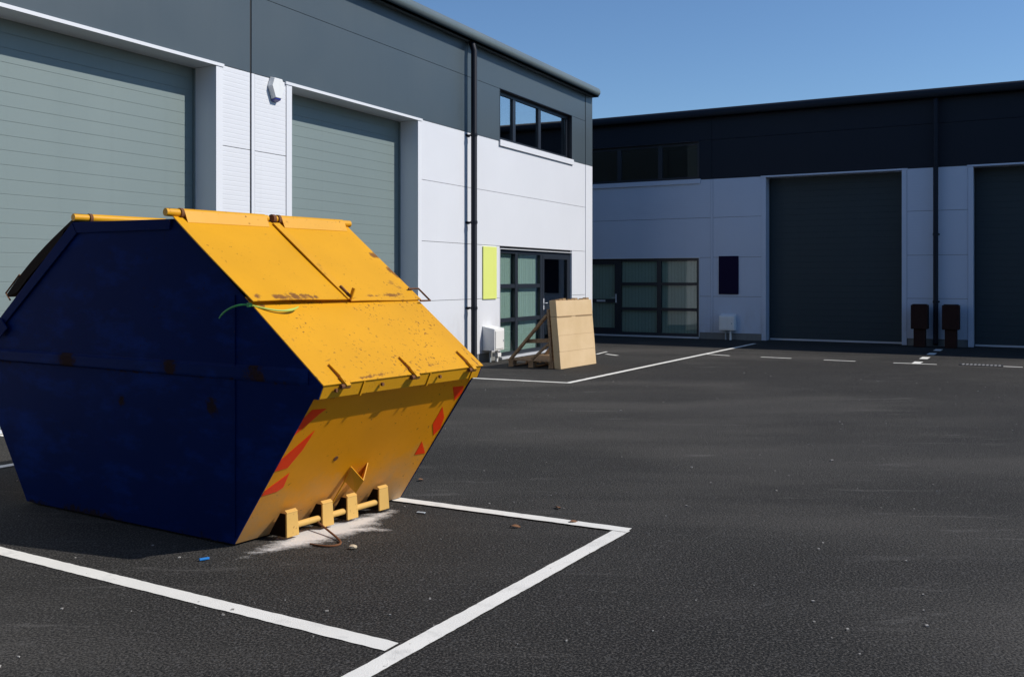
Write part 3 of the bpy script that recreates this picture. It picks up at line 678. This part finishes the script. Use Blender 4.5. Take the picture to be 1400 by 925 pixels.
# hazard stripes on the sloping end
LO = ((0,Z0),(-.625,.925))
def onend(w, z, off=.002):
    u = (z-Z0)/(.925-Z0); dn = S(-.625,0,.91).normalized(); n = sw.cross(dn).normalized(); n = n if n.dot(sl) < 0 else -n
    return S(-.625*u, w, z) + n*off, n
def stripe(pts):
    q = [onend(w, z)[0] for w, z in pts]; return MB().plate(q, onend(0,0)[1], .0015).build('hazard_stripe', ORANGE_STRIPE, sk)
stripe([(.012,.70),(.014,.80),(.05,.852),(.164,.846),(.125,.815),(.06,.745)])
stripe([(.012,.480),(.014,.555),(.114,.66),(.165,.712),(.161,.667),(.150,.59),(.105,.487)])
stripe([(.012,.325),(.02,.36),(.145,.448),(.160,.352),(.122,.332)])
stripe([(1.315,.863),(1.442,.858),(1.467,.806),(1.432,.755)])
stripe([(1.332,.72),(1.426,.632),(1.460,.547),(1.425,.500),(1.335,.595)])
stripe([(1.329,.468),(1.452,.362),(1.334,.368)])
# lifting bar, lugs, chute bracket
BX = -.135
MB().tube([S(BX,.27,.075), S(BX,1.17,.075)], .020, 12).build('lifting_bar', YELP, sk, 0, True)
for w0 in (.25, .545, .765, 1.065):
    w1 = w0+.098
    m = MB().hexa([S(BX-.034,w0,.02),S(BX-.034,w1,.02),S(BX-.022,w1,.02),S(BX-.022,w0,.02),S(BX-.030,w0,.165),S(BX-.030,w1-.01,.165),S(BX-.018,w1-.01,.165),S(BX-.018,w0,.165)])
    lg = m.build('lifting_lug', YELP, sk, .002)
    MB().hexa([S(BX-.032,w0,.1655),S(BX-.032,w1-.01,.1655),S(BX-.002,w1+.000,.176),S(BX-.002,w0+.010,.176),S(BX-.032,w0,.1705),S(BX-.032,w1-.01,.1705),S(BX-.002,w1+.000,.182),S(BX-.002,w0+.010,.182)]).build('lug_lip', YELP, lg, .002)
    MB().plate([S(BX-.021,w0+.006,.022),S(BX-.017,w0+.006,.162),S(-.112,w0+.006,.164),S(-.020,w0+.006,.022)], sw, .008).build('shade_web', SHADE_BLACK, lg)  # dark plate added as the shadow beside each lug
n = onend(0,0)[1]
vA, vB, vC, vD = onend(.69,.395,.004)[0], onend(.765,.348,.095)[0], onend(.755,.262,.095)[0], onend(.70,.296,.004)[0]
vE = onend(.853,.392,.004)[0]; vF = vE + (vD-vA)
pn = (vB-vA).cross(vD-vA).normalized(); pn = pn if pn.dot(sw) < 0 else -pn
MB().plate([vA,vB,vC,vD], pn, .006).build('chain_rest', YELR, sk)
pn = (vB-vE).cross(vF-vE).normalized(); pn = pn if pn.dot(sw) > 0 else -pn
MB().plate([vB+sw*.001,vE,vF,vC+sw*.001], pn, .006).build('chain_rest', YELR, sk)
MB().tube([onend(.70,.37,.012)[0], onend(.665,.165,.035)[0]], .005, 8).build('locking_rod', YELR, sk, 0, True)
MB().tube([onend(.499,.481,-.002)[0], onend(.499,.481,.003)[0]], .018, 10).build('bolt_scar', RUST, sk)

# strap tied round the lid corner
def ribbon(m, pts, wid, side, t=.002):
    for i in range(len(pts)-1): m.beam(pts[i], pts[i+1], wid, t, side)
def bez(p, n=10):
    out = []
    for i in range(n+1):
        u = i/n; out.append(p[0]*(1-u)**3+p[1]*3*u*(1-u)**2+p[2]*3*u*u*(1-u)+p[3]*u**3)
    return out
r = thing('plastic_strap', 'green and yellow plastic tie hanging from the lid corner of skip', 'strap', SA)
q0 = S(-.14,-.015,1.435)+un*.01
MB().tube(bez([q0, q0+sn*.05+Vector((0,0,.01))+sl*.05, S(.02,-.055,1.415), S(.075,-.045,1.36)]), [.006]*9+[.005,.003], 8).build('tail', GREEN, r, 0, True)
MB().tube(bez([q0, S(-.20,.05,1.40)+un*.02, S(-.25,.17,1.36)+un*.03, S(-.205,.285,1.398)+un*.035]), [.006]*7+[.008,.009,.007,.004], 8).build('tail', LIME, r, 0, True)
MB().tube([q0+sn*-.012, q0+sn*.012], .014, 10).build('knot', GREEN, r, 0, True)

# ---------------------------------------------------------------- litter on the asphalt
def path_dust():
    cx, cy, nx, ny = -1.05, 6.0, 90, 70; X0, X1, Y0, Y1 = -2.0, .0, 5.2, 6.75; vs = []; fs = []; am = []
    spine = [((-1.62,5.3),.05,.25),((-1.42,5.55),.09,.55),((-1.27,5.80),.13,1.0),((-1.14,5.98),.14,1.05),((-.98,6.2),.10,.85),((-.82,6.48),.06,.5)]
    tail = [((-1.1,5.98),.10,.9),((-.92,6.02),.07,.6),((-.70,5.95),.05,.35),((-.45,5.80),.05,.15)]
    def f(x, y):
        best = 0
        for sp in (spine, tail):
            for (p, r0, a0), (q, r1, a1) in zip(sp, sp[1:]):
                P, Q = Vector(p), Vector(q); d = Q-P; u = max(0, min(1, (Vector((x,y))-P).dot(d)/d.length_squared))
                e = (Vector((x,y))-(P+d*u)).length; rr = r0+(r1-r0)*u; best = max(best, (a0+(a1-a0)*u)*max(0, 1-e/(rr*2.2)))
        return best
    for j in range(ny+1):
        for i in range(nx+1):
            x = X0+(X1-X0)*i/nx; y = Y0+(Y1-Y0)*j/ny; vs.append((x-cx, y-cy, 0)); am.append(f(x, y))
    for j in range(ny):
        for i in range(nx):
            p = j*(nx+1)+i
            if max(am[p], am[p+1], am[p+nx+1], am[p+nx+2]) > 0: fs.append((p,p+1,p+nx+2,p+nx+1))
    me = bpy.data.meshes.new('cement_dust'); me.from_pydata(vs, [], fs); at = me.attributes.new('amount', 'FLOAT', 'POINT')
    for i, v in enumerate(am): at.data[i].value = v
    me.materials.append(DUST); o = link('cement_dust', me, None, (cx, cy, .0045)); tag(o, 'spilled white cement dust under the lifting bar of skip', 'dust', None, 'stuff')
path_dust()
rb = bez([Vector((-1.36,6.16,.10)), Vector((-1.16,5.86,.03)), Vector((-1.02,5.74,.008)), Vector((-1.03,5.66,.007))], 9) + bez([Vector((-1.03,5.66,.007)), Vector((-1.05,5.60,.007)), Vector((-1.12,5.60,.007)), Vector((-1.21,5.66,.007))], 7)[1:]
o = MB().tube([p-Vector((-1.1,5.8,0)) for p in rb], .0065, 8).build('bent_rod', RUST, None, 0, True); o.location = (-1.1,5.8,0)
tag(o, 'rusty bent steel rod hooked over the lifting bar of skip', 'rod')
def lump(name, loc, r, mat, label, cat, sq=(1,.7,.5), seed=1):
    bm = bmesh.new(); bmesh.ops.create_icosphere(bm, subdivisions=2, radius=r); rnd = random.Random(seed)
    for v in bm.verts: v.co = Vector((v.co.x*sq[0], v.co.y*sq[1], v.co.z*sq[2]))*rnd.uniform(.82,1.12)
    zmin = min(v.co.z for v in bm.verts)
    for v in bm.verts: v.co.z -= zmin
    me = bpy.data.meshes.new(name); bm.to_mesh(me); bm.free(); me.materials.append(mat)
    o = link(name, me, None, (*loc, .003)); tag(o, label, cat); return o
lump('stone', (-.94,5.57), .026, STONE, 'small pale stone lying beside the rusty bent rod', 'stone')
o = MB().box(-.028,.028,-.008,.008,0,.012).build('plastic_scrap', BLUEP, None, .003); o.location = (-1.745,5.35,.004); o.rotation_euler.z = R(35)
tag(o, 'tiny bright blue plastic scrap on asphalt near the skip corner', 'litter')
o = MB().box(-.03,.03,-.012,.012,0,.006).build('paper_scrap', PLASTG, None, .001); o.location = (-.62,6.42,.004); o.rotation_euler.z = R(-20)
tag(o, 'grey flat scrap lying near the line behind the dust', 'litter')
def leaf(loc, rz, label):
    m = MB(); n = 6
    for i in range(n+1):
        u = i/n; wd = .014*math.sin(math.pi*u)**.8; m.v += [(u*.07-.035, wd, .012*math.sin(3*u)+.004), (u*.07-.035, -wd, .010*math.cos(2*u)+.003)]
    for i in range(n): m.f.append((2*i,2*i+1,2*i+3,2*i+2))
    k = len(m.v); m.v += [(x,y,z-.0012) for x, y, z in m.v]; m.f += [tuple(k+i for i in f[::-1]) for f in m.f]
    o = m.build('dry_leaf', LEAF); o.location = (*loc, .004); o.rotation_euler.z = rz; tag(o, label, 'leaf', 'dry leaves on the asphalt')
for p, a, t in (((.40,6.16),.4,'curled dry leaf lying on the white line near its corner'),((-.72,7.45),1.2,'dry leaf on asphalt just behind the skip end'),((.32,6.55),2.0,'dark dry leaf beyond the white line'),((.02,6.05),.2,'dry leaf inside the bay near the rear line')): leaf(p, a, t)
# loose chippings
m = MB(); rnd = random.Random(3)
for k in range(300):
    y = rnd.uniform(3.6, 16)**1.0; x = rnd.uniform(-.62, .62)*y; s = rnd.uniform(.002,.0065)*(1 if rnd.random() < .93 else 1.9)
    pts = []
    for zz in (0, s*rnd.uniform(.8,1.4)):
        for sx, sy in ((-1,-1),(1,-1),(1,1),(-1,1)): pts.append((x+s*sx*rnd.uniform(.6,1.3), y+s*sy*rnd.uniform(.6,1.3), .001+zz))
    m.hexa(pts)
o = m.build('loose_chippings', PLASTG); o.data.materials[0] = mat_coated('pale_chips', (.34,.32,.29), .9, .4, 0); tag(o, 'scattered loose stone chippings over the asphalt', 'chippings', None, 'stuff')
